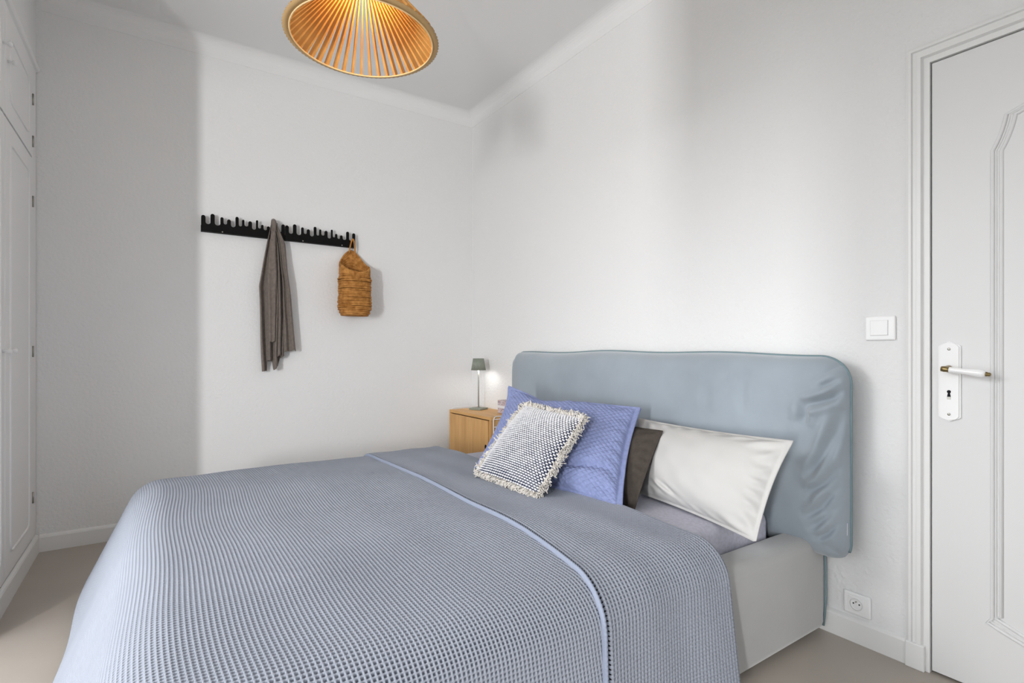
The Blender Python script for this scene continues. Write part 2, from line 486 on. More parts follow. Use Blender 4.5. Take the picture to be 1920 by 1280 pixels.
def wardrobe_door(y0, y1, z0, z1, knob_y, knob_z, hinge_y, hinge_zs):
    d = box('door', (FX - 0.022, y0, z0), (FX + 0.002, y1, z1), 'wardrobe_paint', wd, bev=0.002)
    m = 0.085
    a, c = y0 - m, y1 + m
    if a - c > 0.08:
        q = 0.045
        loop = [(a, z0 + m + q), (a - q * 0.2, z0 + m + q * 0.2), (a - q, z0 + m), (c + q, z0 + m), (c + q * 0.2, z0 + m + q * 0.2), (c, z0 + m + q),
                (c, z1 - m - q), (c + q * 0.2, z1 - m - q * 0.2), (c + q, z1 - m), (a - q, z1 - m), (a - q * 0.2, z1 - m - q * 0.2), (a, z1 - m - q)]
        tube('panel_moulding', [(FX + 0.002, y, z) for y, z in loop], 0.006, 'wardrobe_paint', d, 6, True)
    b = bmesh.new(); add_lathe(b, [(0.006, 0), (0.005, 0.012), (0.011, 0.020), (0.012, 0.026), (0.006, 0.031), (0, 0.031)], 14, Matrix.Translation((FX + 0.001, knob_y, knob_z)) @ Matrix.Rotation(PI / 2, 4, 'Y'))
    obj('knob', b, 'wardrobe_paint', d, True)
    for hz in hinge_zs:
        b = bmesh.new(); add_tube(b, [(FX + 0.004, hinge_y, hz), (FX + 0.004, hinge_y, hz + 0.055)], 0.005, 10)
        obj('hinge', b, 'steel', d, True)
ym = -0.690
wardrobe_door(-0.118, ym + 0.002, 2.012, 2.452, ym + 0.045, 2.245, -0.114, (2.06, 2.27))
wardrobe_door(ym - 0.002, YE + 0.033, 2.012, 2.452, ym - 0.035, 2.285, YE + 0.031, (2.06, 2.27))
wardrobe_door(-0.118, ym + 0.002, 0.102, 2.002, ym + 0.060, 1.04, -0.114, (0.28, 1.01, 1.76))
wardrobe_door(ym - 0.002, YE + 0.033, 0.102, 2.002, ym - 0.045, 1.04, YE + 0.031, (0.28, 1.01, 1.76))

# ------------------------------------------------------------------ coat racks
teeth = [  # (x0,x1,height mm) tooth, in 578 units
    (0, 28, 95), (60, 88, 108), (125, 146, 95), (170, 195, 87), (226, 248, 109), (271, 288, 96), (315, 340, 92),
    (368, 384, 104), (404, 423, 79), (446, 468, 74), (500, 524, 104), (553, 578, 98)]
slots = [44, 42, 54, 43, 53, 57, 43, 54, 47, 45, 45]
def rack_outline(x0, width, z0):
    s = width / 578.0
    pts = [(x0, z0)]
    for i, (a, c, h) in enumerate(teeth):
        A, C, Z = x0 + a * s, x0 + c * s, z0 + h / 1000
        r = (C - A) / 2
        for k in range(0, 9):
            t = PI - k * PI / 8
            pts.append(((A + C) / 2 + r * math.cos(t), Z - r + r * math.sin(t)))
        if i < len(slots):
            N = x0 + teeth[i + 1][0] * s; zb = z0 + slots[i] / 1000; r2 = (N - C) / 2
            for k in range(0, 9):
                t = PI + k * PI / 8
                pts.append(((C + N) / 2 + r2 * math.cos(t), zb + r2 + r2 * math.sin(t)))
    pts.append((x0 + width, z0))
    return pts
def coat_rack(x0, width, z0, label):
    e = empty('coat_rack', (x0 + width / 2, 0, z0), label, 'coat rack', 'comb-shaped coat racks on the back wall')
    b = bmesh.new(); ol = rack_outline(x0, width, z0)
    ol = [p for k, p in enumerate(ol) if k == 0 or (abs(p[0] - ol[k - 1][0]) + abs(p[1] - ol[k - 1][1])) > 1e-6]
    tris = tessellate_polygon([[Vector((u, v, 0)) for u, v in ol]])
    A = [b.verts.new((u, -0.034, v)) for u, v in ol]; B = [b.verts.new((u, -0.028, v)) for u, v in ol]
    for t in tris:
        b.faces.new([A[k] for k in t]); b.faces.new([B[k] for k in t[::-1]])
    for k in range(len(ol)):
        k2 = (k + 1) % len(ol); b.faces.new((A[k], A[k2], B[k2], B[k]))
    obj('toothed_plate', b, 'black_metal', e)
    fl = box('mounting_flange', (x0, -0.030, z0), (x0 + width, -0.002, z0 + 0.005), 'black_metal', e)
    box('wall_strip', (x0, -0.006, z0), (x0 + width, 0, z0 + 0.04), 'black_metal', e)
    for f in (0.24, 0.80):
        b = bmesh.new(); add_lathe(b, [(0.004, 0), (0.0035, 0.002), (0, 0.002)], 10, Matrix.Translation((x0 + width * f, -0.034, z0 + 0.007)) @ Matrix.Rotation(PI / 2, 4, 'X'))
        obj('screw', b, 'steel', e, True)
coat_rack(-1.857, 0.462, 1.750, 'black comb-shaped coat rack, the left one, with free hooks and the taupe knit')
coat_rack(-1.393, 0.450, 1.750, 'black comb-shaped coat rack, the right one, with the straw basket on its end')

# ------------------------------------------------------------------ knitted garment
kn = empty('knit_scarf', (-1.46, -0.04, 0.91), 'taupe knitted wool scarf draped from the black coat rack', 'scarf')
def interp(tab, z):
    zs = [t[0] for t in tab]; xs = [t[1] for t in tab]
    return np.interp(z, zs[::-1], xs[::-1])
def cloth_strip(name, Lt, Rt, zt, zb, yoff, nf, amp, ph, parent, nc=60, nr=90, th=0.007, edge=0.015):
    c = np.linspace(0, 1, nc); r = np.linspace(0, 1, nr)
    C, R = np.meshgrid(c, r)
    ZB = np.interp(C, [a for a, _ in zb], [b_ for _, b_ in zb])
    Z = zt + (ZB - zt) * R
    X = interp(Lt, Z) * (1 - C) + interp(Rt, Z) * C
    A = amp * np.clip(0.25 + R * 1.6, 0, 1)
    Y = yoff - A * (0.5 + 0.5 * np.sin(2 * PI * nf * C + ph + 0.8 * np.sin(3 * R + ph))) + edge * (2 * C - 1) ** 2 * np.clip(R * 3, 0.3, 1)
    Y = Y + 0.003 * snoise(X * 40, Z * 14, 3 + int(ph * 10), 6)
    X = X + 0.003 * snoise(X * 10, Z * 18, 9 + int(ph * 10), 5)
    Y = np.minimum(Y, -0.012)
    F = np.stack([X, Y, Z], -1); B = F + np.array([0, th, 0])
    loop = np.concatenate([F, B[:, ::-1]], 1)
    me = grid_mesh(name, loop, closed_v=True)
    o = obj(name, me, 'knit', parent, True)
    return o
Lm = [(1.858, -1.474), (1.73, -1.499), (1.60, -1.522), (1.445, -1.548), (1.20, -1.540), (0.91, -1.529)]
Rm = [(1.858, -1.452), (1.714, -1.405), (1.37, -1.375), (1.04, -1.40), (0.9, -1.41)]
cloth_strip('body_fold', Lm, Rm, 1.856, [(0, .912), (.24, .915), (.27, .985), (.50, .975), (.55, .918), (.78, .945), (.84, .995), (1, 1.005)], -0.028, 3.5, 0.040, 0.4, kn)
L2 = [(1.860, -1.475), (1.73, -1.486), (1.5, -1.502), (1.3, -1.499), (1.10, -1.494)]
R2 = [(1.860, -1.456), (1.73, -1.455), (1.5, -1.452), (1.3, -1.456), (1.10, -1.460)]
cloth_strip('front_fold', L2, R2, 1.860, [(0, 1.100), (.5, 1.095), (1, 1.106)], -0.070, 1.0, 0.016, 2.2, kn, nc=24)
L3 = [(1.858, -1.466), (1.75, -1.440), (1.5, -1.415), (1.3, -1.410), (1.04, -1.406)]
R3 = [(1.858, -1.449), (1.72, -1.396), (1.5, -1.371), (1.37, -1.356), (1.2, -1.345), (1.04, -1.330)]
cloth_strip('right_fold', L3, R3, 1.858, [(0, 1.036), (.6, 1.040), (.8, 1.050), (1, 1.038)], -0.052, 1.5, 0.030, 1.1, kn, nc=36)
L4 = [(1.858, -1.470), (1.7, -1.456), (1.4, -1.457), (1.0, -1.458)]
R4 = [(1.858, -1.456), (1.7, -1.428), (1.4, -1.410), (1.0, -1.402)]
cloth_strip('centre_fold', L4, R4, 1.857, [(0, .985), (.4, 1.012), (1, 1.008)], -0.044, 1.5, 0.030, 3.6, kn, nc=36)
# gathered top resting over the tooth
b = bmesh.new(); add_tube(b, [(-1.463, -0.012, 1.80), (-1.463, -0.020, 1.846), (-1.463, -0.040, 1.862), (-1.463, -0.064, 1.848), (-1.463, -0.070, 1.79)], [0.010, 0.013, 0.014, 0.013, 0.010], 10)
obj('gathered_loop', b, 'knit', kn, True)

# ------------------------------------------------------------------ hanging straw basket
bk = empty('straw_basket', (-0.96, -0.06, 1.28), 'woven seagrass basket hanging by a rope loop from the coat rack end', 'basket')
bcx, bcy = -0.966, -0.096
def ring_pts(z_of, rx, ry, n=44, jit=0.0, seed=0):
    rs = random.Random(seed); pts = []
    p1, p2 = rs.uniform(0, 6), rs.uniform(0, 6)
    for j in range(n):
        a = 2 * PI * j / n
        ca, sa = math.cos(a), math.sin(a)
        e = 0.72
        x = math.copysign(abs(ca) ** e, ca) * rx; y = math.copysign(abs(sa) ** e, sa) * ry
        k = 1 + jit * math.sin(2 * a + p1) + jit * 0.6 * math.sin(5 * a + p2)
        pts.append((bcx + x * k, min(bcy + y * k, -0.008), z_of(a)))
    return pts
b = bmesh.new(); rs = random.Random(3)
nz = 24
for i in range(nz):
    z = 1.286 + i * (1.555 - 1.286) / (nz - 1)
    t = i / (nz - 1)
    rx = 0.088 + 0.012 * math.sin(min(1, t * 3) * PI / 2) + 0.004 * math.sin(t * 9) - 0.006 * max(0, t - .7) / .3 + rs.uniform(-.004, .004)
    if i == 0: rx = 0.082
    tz = rs.uniform(-0.003, 0.003); ph = rs.uniform(0, 6)
    add_tube(b, ring_pts(lambda a: z + tz * math.cos(a + ph), rx, 0.082 * rx / 0.098, jit=0.008, seed=i), rs.uniform(0.0060, 0.0072), 7, True)
def rim(a):
    s = math.sin(a)      # +1 at the wall side, -1 at the front
    c = abs(math.cos(a))
    return 1.560 + 0.090 * (0.5 + 0.5 * s) ** 0.75 + 0.078 * max(0, s) ** 2.2 * (1 - 0.75 * c)
for k in range(1, 10):
    t = k / 9
    add_tube(b, ring_pts(lambda a: 1.552 + t * (rim(a) - 1.552), 0.094 - 0.002 * t, 0.078, jit=0.006, seed=40 + k), 0.0072 if k < 9 else 0.0068, 7, True)
obj('coiled_body', b, 'seagrass', bk, True)
# lining wall behind the coils, and the bottom disc
P = np.array([[(p[0], p[1], p[2]) for p in ring_pts(lambda a: 1.285 + tt * (rim(a) - 1.29), 0.090, 0.074)] for tt in np.linspace(0, 1, 10)])
obj('inner_wall', grid_mesh('inner_wall', P, closed_v=True), 'seagrass', bk, True)
b = bmesh.new()
for k in range(6):
    f = k / 6
    add_tube(b, ring_pts(lambda a: 1.283, 0.082 * (1 - f) + 0.004, 0.042 * (1 - f) + 0.003), 0.0075, 6, True)
obj('coiled_base', b, 'seagrass', bk, True)
hp = []
for i in range(17):
    a = PI * i / 16
    hp.append((-0.962 + 0.020 * math.cos(a) * (1 - 0.2 * math.sin(a)), -0.024 - 0.020 * math.sin(a), 1.70 + 0.105 * math.sin(a)))
tube('rope_loop', hp, 0.0055, 'seagrass', bk, 8)

# ------------------------------------------------------------------ bedside cabinet with wire side panels
NX, NY0, NY1, NZ = -0.288, -0.165, -0.742, 0.611
ns = empty('bedside_cabinet', (-0.15, (NY0 + NY1) / 2, 0.19), 'small oak wall cabinet with one door beside the bed', 'cabinet')
nb = 0.22
box('top', (NX, NY0, NZ - 0.020), (-0.002, NY1, NZ), 'oak_top', ns, bev=0.0015)
box('side', (NX, NY0, nb), (-0.002, NY0 - 0.016, NZ - 0.0205), 'oak', ns, bev=0.001)
box('side', (NX, NY1 + 0.016, nb), (-0.002, NY1, NZ - 0.0205), 'oak', ns, bev=0.001)
box('bottom', (NX, NY0 - 0.0165, nb), (-0.002, NY1 + 0.0165, nb + 0.016), 'oak', ns)
box('back', (-0.010, NY0 - 0.0165, nb + 0.017), (-0.003, NY1 + 0.0165, NZ - 0.021), 'oak', ns)
box('shadow_gap', (NX + 0.018, NY0 - 0.017, NZ - 0.030), (NX + 0.020, NY1 + 0.017, NZ - 0.0206), 'dark_gap', ns)
d = box('door', (NX - 0.001, NY0 - 0.0185, nb + 0.002), (NX + 0.016, NY1 + 0.030, NZ - 0.0265), 'oak', ns, bev=0.001)
b = bmesh.new(); add_lathe(b, [(0.011, 0), (0.011, 0.0016), (0.0, 0.0016)], 20, Matrix.Translation((NX - 0.001, -0.684, 0.412)) @ RY @ Matrix.Scale(1.45, 4, (1, 0, 0)))
obj('finger_hole', b, 'black_metal', d)
def ladder(name, y, lab, zt):
    e = empty(name, (-0.15, y, 0.0), lab, 'side panel', 'white wire side panels of the bedside cabinet')
    x0, x1 = -0.012, -0.268
    pts = [(x0, y, 0.02), (x0, y, zt - 0.02), (x0 - 0.006, y, zt - 0.006), (x0 - 0.02, y, zt), (x1 + 0.02, y, zt), (x1 + 0.006, y, zt - 0.006), (x1, y, zt - 0.02), (x1, y, 0.02)]
    tube('frame_wire', pts, 0.0032, 'wire', e, 8)
    z = zt - 0.018
    while z > 0.05:
        tube('rung', [(x0, y, z), (x1, y, z)], 0.0022, 'wire', e, 6)
        z -= 0.050
ladder('wire_side_panel', NY1 - 0.006, 'white wire ladder panel on the bed side of the oak cabinet', NZ + 0.004)
ladder('wire_side_panel', NY0 + 0.006, 'white wire ladder panel at the wall corner side of the oak cabinet', NZ + 0.012)

# table lamp
LX, LY = -0.118, -0.300
tl = empty('table_lamp', (LX, LY, NZ), 'small grey-green table lamp with fluted shade on the oak cabinet', 'lamp')
rotL = Matrix.Translation((LX, LY, 0)) @ Matrix.Rotation(math.radians(24), 4, 'Z') @ Matrix.Translation((-LX, -LY, 0))
box('base', (LX - 0.050, LY - 0.050, NZ + 0.0005), (LX + 0.050, LY + 0.050, NZ + 0.014), 'lamp_green', tl, bev=0.002, rot=rotL)
tube('post', [(LX, LY, NZ + 0.012), (LX, LY, 0.935)], 0.0052, 'lamp_post', tl, 12)
nth = 120
ring = []
for (r, z) in [(0.0530, 0.900), (0.0385, 0.986), (0.0365, 0.986), (0.0505, 0.900)]:
    row = []
    for j in range(nth):
        a = 2 * PI * j / nth
        rr = r + 0.0013 * math.cos(24 * a)
        row.append((LX + rr * math.cos(a), LY + rr * math.sin(a), z))
    ring.append(row)
ring.append(ring[0])
sh = obj('shade', grid_mesh('shade', np.array(ring[:4]), closed_u=True, closed_v=True), 'lamp_green', tl, False)
b = bmesh.new(); add_lathe(b, [(0, 0.926), (0.016, 0.926), (0.018, 0.930), (0.018, 0.936), (0, 0.937)], 20, Matrix.Translation((LX, LY, 0)))
obj('led_module', b, 'led', tl, True)
pl_ = bpy.data.lights.new('table_lamp_light', 'POINT'); pl_.energy = 0.9; pl_.shadow_soft_size = 0.012; pl_.color = (1, 0.97, 0.93)
po = bpy.data.objects.new('table_lamp_light', pl_); COL.objects.link(po); po.location = (LX, LY, 0.912)

# patterned box on the cabinet
pb = empty('patterned_box', (-0.080, -0.605, NZ), 'small patterned card box behind the blue quilted pillow', 'box')
box('box_body', (-0.115, -0.556, NZ + 0.0005), (-0.045, -0.660, NZ + 0.090), 'box_pattern', pb, bev=0.002)
box('white_band', (-0.1158, -0.5552, NZ + 0.038), (-0.0442, -0.6608, NZ + 0.054), 'label', pb)

# ------------------------------------------------------------------ pendant lamp
PX, PY, PZ, PR = -1.436, -1.692, 2.20, 0.256
pd = empty('pendant_lamp', (PX, PY, H), 'conical slatted bamboo pendant lamp with a warm bulb hanging from the ceiling', 'lamp')
NS = 46
z_top, r_top = 2.425, 0.055
slat_me = None
sb = bmesh.new()
# one slat authored at angle 0 in local coordinates
e0 = Vector((PR + 0.001, 0, 0)); e1 = Vector((r_top, 0, z_top - PZ))
dirv = (e1 - e0).normalized(); nrm = Vector((dirv.z, 0, -dirv.x))   # outward normal in the radial plane
if nrm.x < 0: nrm = -nrm
th0, th1, dep = 0.0100, 0.0036, 0.024
vs = []
for p, th in ((e0, th0), (e1, th1)):
    for dn, s in ((0, -1), (0, 1), (dep, 1.1), (dep, -1.1)):
        vs.append(sb.verts.new(p + nrm * dn + Vector((0, s * th / 2, 0))))
for f in [(0, 1, 2, 3), (7, 6, 5, 4), (0, 4, 5, 1), (1, 5, 6, 2), (2, 6, 7, 3), (3, 7, 4, 0)]:
    sb.faces.new([vs[i] for i in f])
slat_me = bpy.data.meshes.new('slat'); bmesh.ops.recalc_face_normals(sb, faces=sb.faces[:]); sb.to_mesh(slat_me); sb.free()
slat_me.materials.append(M['veneer'])
for i in range(NS):
    o = bpy.data.objects.new('slat', slat_me); COL.objects.link(o); o.parent = pd
    o.location = (0, 0, PZ - H); o.rotation_euler = (0, 0, 2 * PI * (i + 0.35) / NS)
def circ(r, z, n=96): return [(PX + r * math.cos(2 * PI * j / n), PY + r * math.sin(2 * PI * j / n), z) for j in range(n)]
tube('lower_ring', circ(PR, PZ - 0.001), 0.0028, 'ring', pd, 6, True)
tube('upper_ring', circ(r_top + 0.004, z_top, 32), 0.004, 'ring', pd, 6, True)
# serrated outer rim
n = NS * 4
rows = [[], [], [], []]
for j in range(n):
    a = 2 * PI * j / n
    ro = PR + 0.021 + (0.0035 if j % 2 else 0.0)
    for k, (r, z) in enumerate([(PR + 0.001, PZ - 0.001), (ro, PZ + 0.004), (ro, PZ + 0.007), (PR + 0.001, PZ + 0.002)]):
        rows[k].append((PX + r * math.cos(a), PY + r * math.sin(a), z))
obj('serrated_rim', grid_mesh('serrated_rim', np.array(rows), closed_u=True, closed_v=True), 'veneer_rim', pd)
b = bmesh.new(); add_lathe(b, [(0, 2.386), (0.012, 2.389), (0.021, 2.402), (0.022, 2.412), (0.018, 2.428), (0.012, 2.440), (0, 2.442)], 20, Matrix.Translation((PX, PY, 0)))
obj('bulb', b, 'bulb', pd, True)
b = bmesh.new(); add_lathe(b, [(0, 2.438), (0.017, 2.438), (0.017, 2.486), (0.006, 2.498), (0, 2.498)], 16, Matrix.Translation((PX, PY, 0)))
obj('bulb_holder', b, 'black_metal', pd, True)
for k in range(3):
    a = 2 * PI * k / 3
    tube('holder_spoke', [(PX, PY, 2.43), (PX + r_top * math.cos(a), PY + r_top * math.sin(a), z_top)], 0.002, 'ring', pd, 6)
tube('cord', [(PX, PY, 2.496), (PX, PY, H - 0.02)], 0.003, 'black_metal', pd, 8)
b = bmesh.new(); add_lathe(b, [(0, H - 0.045), (0.02, H - 0.044), (0.045, H - 0.012), (0.045, H - 0.001), (0, H - 0.001)], 24, Matrix.Translation((PX, PY, 0)))
obj('ceiling_cup', b, 'wire', pd, True)
pt = bpy.data.lights.new('pendant_bulb_light', 'POINT'); pt.energy = 2.6; pt.color = (1.0, 0.66, 0.28); pt.shadow_soft_size = 0.035
po = bpy.data.objects.new('pendant_bulb_light', pt); COL.objects.link(po); po.location = (PX, PY, 2.365)

# ------------------------------------------------------------------ bed
bed = empty('upholstered_bed', (-1.1, -1.76, 0), 'double bed with blue-grey velvet headboard and upholstered frame', 'bed')
box('side_rail', (-0.045, -2.570, 0.025), (-2.08, -2.685, 0.372), 'base_velvet', bed, bev=0.030, seg=5, smooth=True)
box('side_rail', (-0.045, -0.945, 0.025), (-2.08, -0.830, 0.372), 'base_velvet', bed, bev=0.030, seg=5, smooth=True)
box('foot_rail', (-1.99, -0.93, 0.025), (-2.10, -2.585, 0.372), 'base_velvet', bed, bev=0.030, seg=5, smooth=True)
box('slat_deck', (-0.06, -0.93, 0.20), (-2.00, -2.59, 0.262), 'dark_gap', bed)
tube('rail_piping', [(-0.050, -2.680, 0.330), (-0.046, -2.683, 0.25), (-0.046, -2.683, 0.12), (-0.052, -2.678, 0.035)], 0.0045, 'piping', bed, 8)
for fx in (-0.12, -2.0):
    for fy in (-0.90, -2.62):
        b = bmesh.new(); add_lathe(b, [(0.025, 0.0), (0.030, 0.06), (0, 0.06)], 16, Matrix.Translation((fx, fy, 0)))
        obj('foot', b, 'black_metal', bed, True)

# headboard cushion
HY0, HY1, HZ0, HZ1 = -0.762, -2.786, 0.318, 1.030
NU, NV = 420, 160
U, V = np.meshgrid(np.linspace(-1, 1, NU), np.linspace(-1, 1, NV), indexing='ij')   # U: -1 left .. +1 right ; V: -1 bottom .. +1 top
def hb_outline(U, V):
    """map the square to a rounded rectangle; returns y,z"""
    hw, hh = (HY0 - HY1) / 2, (HZ1 - HZ0) / 2
    a = U * hw; c = V * hh
    R = np.where((U > 0) & (V > 0), 0.100, np.where(V > 0, 0.070, 0.060))
    # squash towards rounded corners
    m = np.maximum(np.abs(U), np.abs(V))
    ax = np.clip(np.abs(a) - (hw - R), 0, None) ; cx_ = np.clip(np.abs(c) - (hh - R), 0, None)
    d = np.maximum(ax, cx_); l = np.sqrt(ax ** 2 + cx_ ** 2) + 1e-9
    s = np.where((ax > 0) & (cx_ > 0), d / l, 1.0)
    a2 = np.sign(a) * (np.minimum(np.abs(a), hw - R) + ax * s)
    c2 = np.sign(c) * (np.minimum(np.abs(c), hh - R) + cx_ * s)
    y = (HY0 + HY1) / 2 - a2
    z = (HZ0 + HZ1) / 2 + c2
    z = z + np.clip(V, 0, 1) * (0.006 * np.cos(U * PI) - 0.004 * np.sin(U * 9) * np.abs(V) ** 4 + 0.006 * np.clip(-U, 0, 1))
    z = z - 0.012 * np.clip(-V, 0, 1) ** 3 * np.clip((U - 0.75) / 0.25, 0, 1)
    return y, z
y, z = hb_outline(U, V)
eu = (1 - np.abs(U) ** 14); ev = (1 - np.abs(V) ** 7)
infl = np.sqrt(np.clip(eu * ev, 0, 1))
# wrinkles: soft vertical ripples, and deep diagonal folds at the right-hand end
rip = 0.0035 * snoise(U * 26, V * 3.0, 5, 7) * ev
edge = np.clip((U - 0.72) / 0.28, 0, 1) ** 1.3
s1 = (1 - U) * 9.5 - V * 2.1
fold = np.sin(s1 * 3.2 + 1.3 * np.sin(V * 3.1 + 0.5)) * 0.5 + 0.5 * np.sin(s1 * 6.1 + V * 5 + 1.0)
rip = rip + 0.009 * edge * fold * infl * (0.35 + 0.65 * np.clip(snoise(U * 7, V * 4, 12, 5) + 0.6, 0, 1))
corner = np.exp(-(((U - 0.93) / 0.05) ** 2 + ((V - 0.62) / 0.22) ** 2))
rip = rip - 0.0 * corner * np.sin((U * 60 + V * 14)) * 0.6
def fold_line(pts, depth, width):
    # a creased valley with a soft ridge beside it, along a polyline in (y, z)
    global rip
    best = np.full(y.shape, 1e9); along = np.zeros(y.shape); side = np.zeros(y.shape)
    n_ = len(pts) - 1
    for k_ in range(n_):
        (ya, za), (yb, zb) = pts[k_], pts[k_ + 1]
        dy_, dz_ = yb - ya, zb - za; L2_ = dy_ * dy_ + dz_ * dz_
        t_ = np.clip(((y - ya) * dy_ + (z - za) * dz_) / L2_, 0, 1)
        d_ = np.hypot(y - ya - t_ * dy_, z - za - t_ * dz_)
        m_ = d_ < best
        best = np.where(m_, d_, best); along = np.where(m_, (k_ + t_) / n_, along)
        side = np.where(m_, np.sign((y - ya) * dz_ - (z - za) * dy_), side)
    tap = np.sin(np.clip(along * 0.9 + 0.08, 0, 1) * PI) ** 0.7
    prof_ = -np.exp(-(best / width) ** 2) + 0.65 * np.exp(-((best - 1.9 * width) / (1.1 * width)) ** 2)
    rip = rip + 1.5 * depth * tap * prof_ * np.clip(infl * 1.4, 0, 1)
def hbp(px, py):      # measured crease positions -> (y, z) on the cushion front
    return (-2.444 - (px - 700) * 0.00061, 1.036 - py * 0.000582)
for pl_pts, dep_, wid_ in [
        ([(1238, 150), (1180, 195), (1150, 215)], 0.010, 0.010),
        ([(1240, 225), (1200, 275), (1130, 305), (1070, 325)], 0.018, 0.014),
        ([(1070, 320), (1075, 380), (1058, 440)], 0.012, 0.016),
        ([(1248, 350), (1215, 480), (1170, 610), (1100, 740)], 0.018, 0.014),
        ([(1248, 470), (1205, 620), (1180, 700)], 0.010, 0.010),
        ([(1244, 660), (1170, 790), (1090, 860)], 0.013, 0.014),
        ([(1240, 760), (1160, 930), (1090, 1000)], 0.015, 0.013),
        ([(1236, 880), (1180, 980), (1110, 1060)], 0.012, 0.012),
        ([(1232, 990), (1180, 1080), (1130, 1120)], 0.010, 0.010),
        ([(705, 150), (690, 300), (720, 420)], 0.003, 0.020),
        ([(430, 250), (420, 420)], 0.003, 0.022)]:
    fold_line([hbp(*p) for p in pl_pts], dep_, wid_)
lc = np.exp(-(((U + 0.97) / 0.05) ** 2))
xf = -0.088 - 0.100 * infl - rip - 0.01 * lc
xb = -0.088 + 0.068 * infl
Fp = np.stack([xf, y, z], -1); Bp = np.stack([xb, y, z], -1)
# a closed shell: front grid + back grid share the outline
nF = NU * NV
idx = np.arange(nF).reshape(NU, NV)
q1 = np.stack([idx[:-1, :-1], idx[1:, :-1], idx[1:, 1:], idx[:-1, 1:]], -1).reshape(-1, 4)
q2 = q1[:, ::-1] + nF
hb_me = faces_mesh('headboard', np.concatenate([Fp.reshape(-1, 3), Bp.reshape(-1, 3)]), np.concatenate([q1, q2]))
hb = obj('headboard', hb_me, 'velvet', bed, True)
hb['label'] = 'blue-grey velvet cushion headboard'
# piping on the seam: left-bottom up, across the top, down the right
seam = [(-0.088, y[0, j], z[0, j]) for j in range(8, NV, 3)] + [(-0.088, y[i, -1], z[i, -1]) for i in range(2, NU - 1, 3)] + [(-0.088, y[-1, j], z[-1, j]) for j in range(NV - 3, 4, -3)]
clean = [seam[0]]
for p in seam[1:]:
    if (Vector(p) - Vector(clean[-1])).length > 0.006: clean.append(p)
pp = tube('piping', [(p[0], p[1], p[2]) for p in clean], 0.0055, 'piping', bed, 8)
box('care_label', (-0.108, -2.783, 0.405), (-0.106, -2.768, 0.447), 'label', bed)

# mattress in a fitted sheet
mt = empty('mattress', (-1.1, -1.76, 0.262), 'grey mattress in a fitted jersey sheet on the bed', 'mattress')
mb = add_box(bmesh.new(), (-0.205, -0.955, 0.264), (-1.98, -2.565, 0.452), 0.040, 5)
mo = obj('fitted_sheet', mb, 'sheet', mt, True)

# ------------------------------------------------------------------ waffle blanket
bl = empty('waffle_blanket', (-1.4, -1.70, 0.46), 'grey-blue waffle weave blanket spread over the bed with its head end folded back', 'blanket')
YCB, HWB = -1.705, 0.885          # centre and flat half width
XF = -2.045                       # where the foot roll starts
ZT = 0.478
RR = 0.13
def drape(d, slope, rr):
    """overhang length d -> (horizontal travel, drop)"""
    ang_end = PI / 2 - math.atan(slope)
    la = rr * ang_end
    a = np.minimum(d, la) / rr
    h = rr * np.sin(a); v = rr * (1 - np.cos(a))
    e = np.clip(d - la, 0, None)
    h = h + e * math.sin(math.atan(slope)); v = v + e * math.cos(math.atan(slope))
    return h, v
CELL = 0.0104
def blanket_points(S, Vv, lift, xhead):
    """S: distance from head edge along the cloth, Vv: signed distance across from the centre line"""
    top_len = xhead - XF
    du = np.clip(S - top_len, 0, None)
    dv = np.clip(np.abs(Vv) - HWB, 0, None)
    sg = np.sign(Vv)
    p = 3.0
    d = (du ** p + dv ** p) ** (1 / p)
    wgt = np.where(d > 1e-9, du / (du + dv + 1e-9), 0)
    hu, vu = drape(d, 0.50, RR + 0.02)
    hv, vv_ = drape(d, 0.10, RR)
    hang = vu * wgt + vv_ * (1 - wgt)
    h = hu * wgt + hv * (1 - wgt)
    th = np.arctan2(du, dv + 1e-12)
    k = (np.cos(th) ** p + np.sin(th) ** p) ** (-1 / p)
    X = xhead - np.minimum(S, top_len) - h * np.sin(th) * k * 0.95
    Yo = np.minimum(np.abs(Vv), HWB) + h * np.cos(th) * k * 0.95
    Z = ZT - hang
    # folds on the hanging cloth
    hangf = np.clip(hang / 0.4, 0, 1)
    fx = 0.006 * hangf * np.sin(Vv * 9.0 + 1.2) * wgt
    fy = 0.014 * hangf * np.sin(S * 10 + 0.4 + 2 * sg) * (1 - wgt)
    X = X - fx; Yo = Yo + fy
    Y = YCB - sg * Yo
    # gentle unevenness on top
    flat = np.clip(1 - hang / 0.08, 0, 1)
    Z = Z + flat * (0.007 * snoise(X * 7, Y * 6, 21, 7) + 0.004 * snoise(X * 17, Y * 15, 22, 6))
    Z = Z - flat * 0.010 * np.clip((np.abs(Vv) - 0.6) / 0.3, 0, 1)
    Z = np.maximum(Z, 0.012 + 0.0 * Z)
    return np.stack([X, Y, Z], -1)
def normals(P):
    du = np.gradient(P, axis=0); dv = np.gradient(P, axis=1)
    n = np.cross(du, dv); n /= np.linalg.norm(n, axis=-1, keepdims=True) + 1e-12
    return n
def smooth_normals(P):
    n = normals(P[::4, ::4])
    return np.repeat(np.repeat(n, 4, 0), 4, 1)[:P.shape[0], :P.shape[1]]
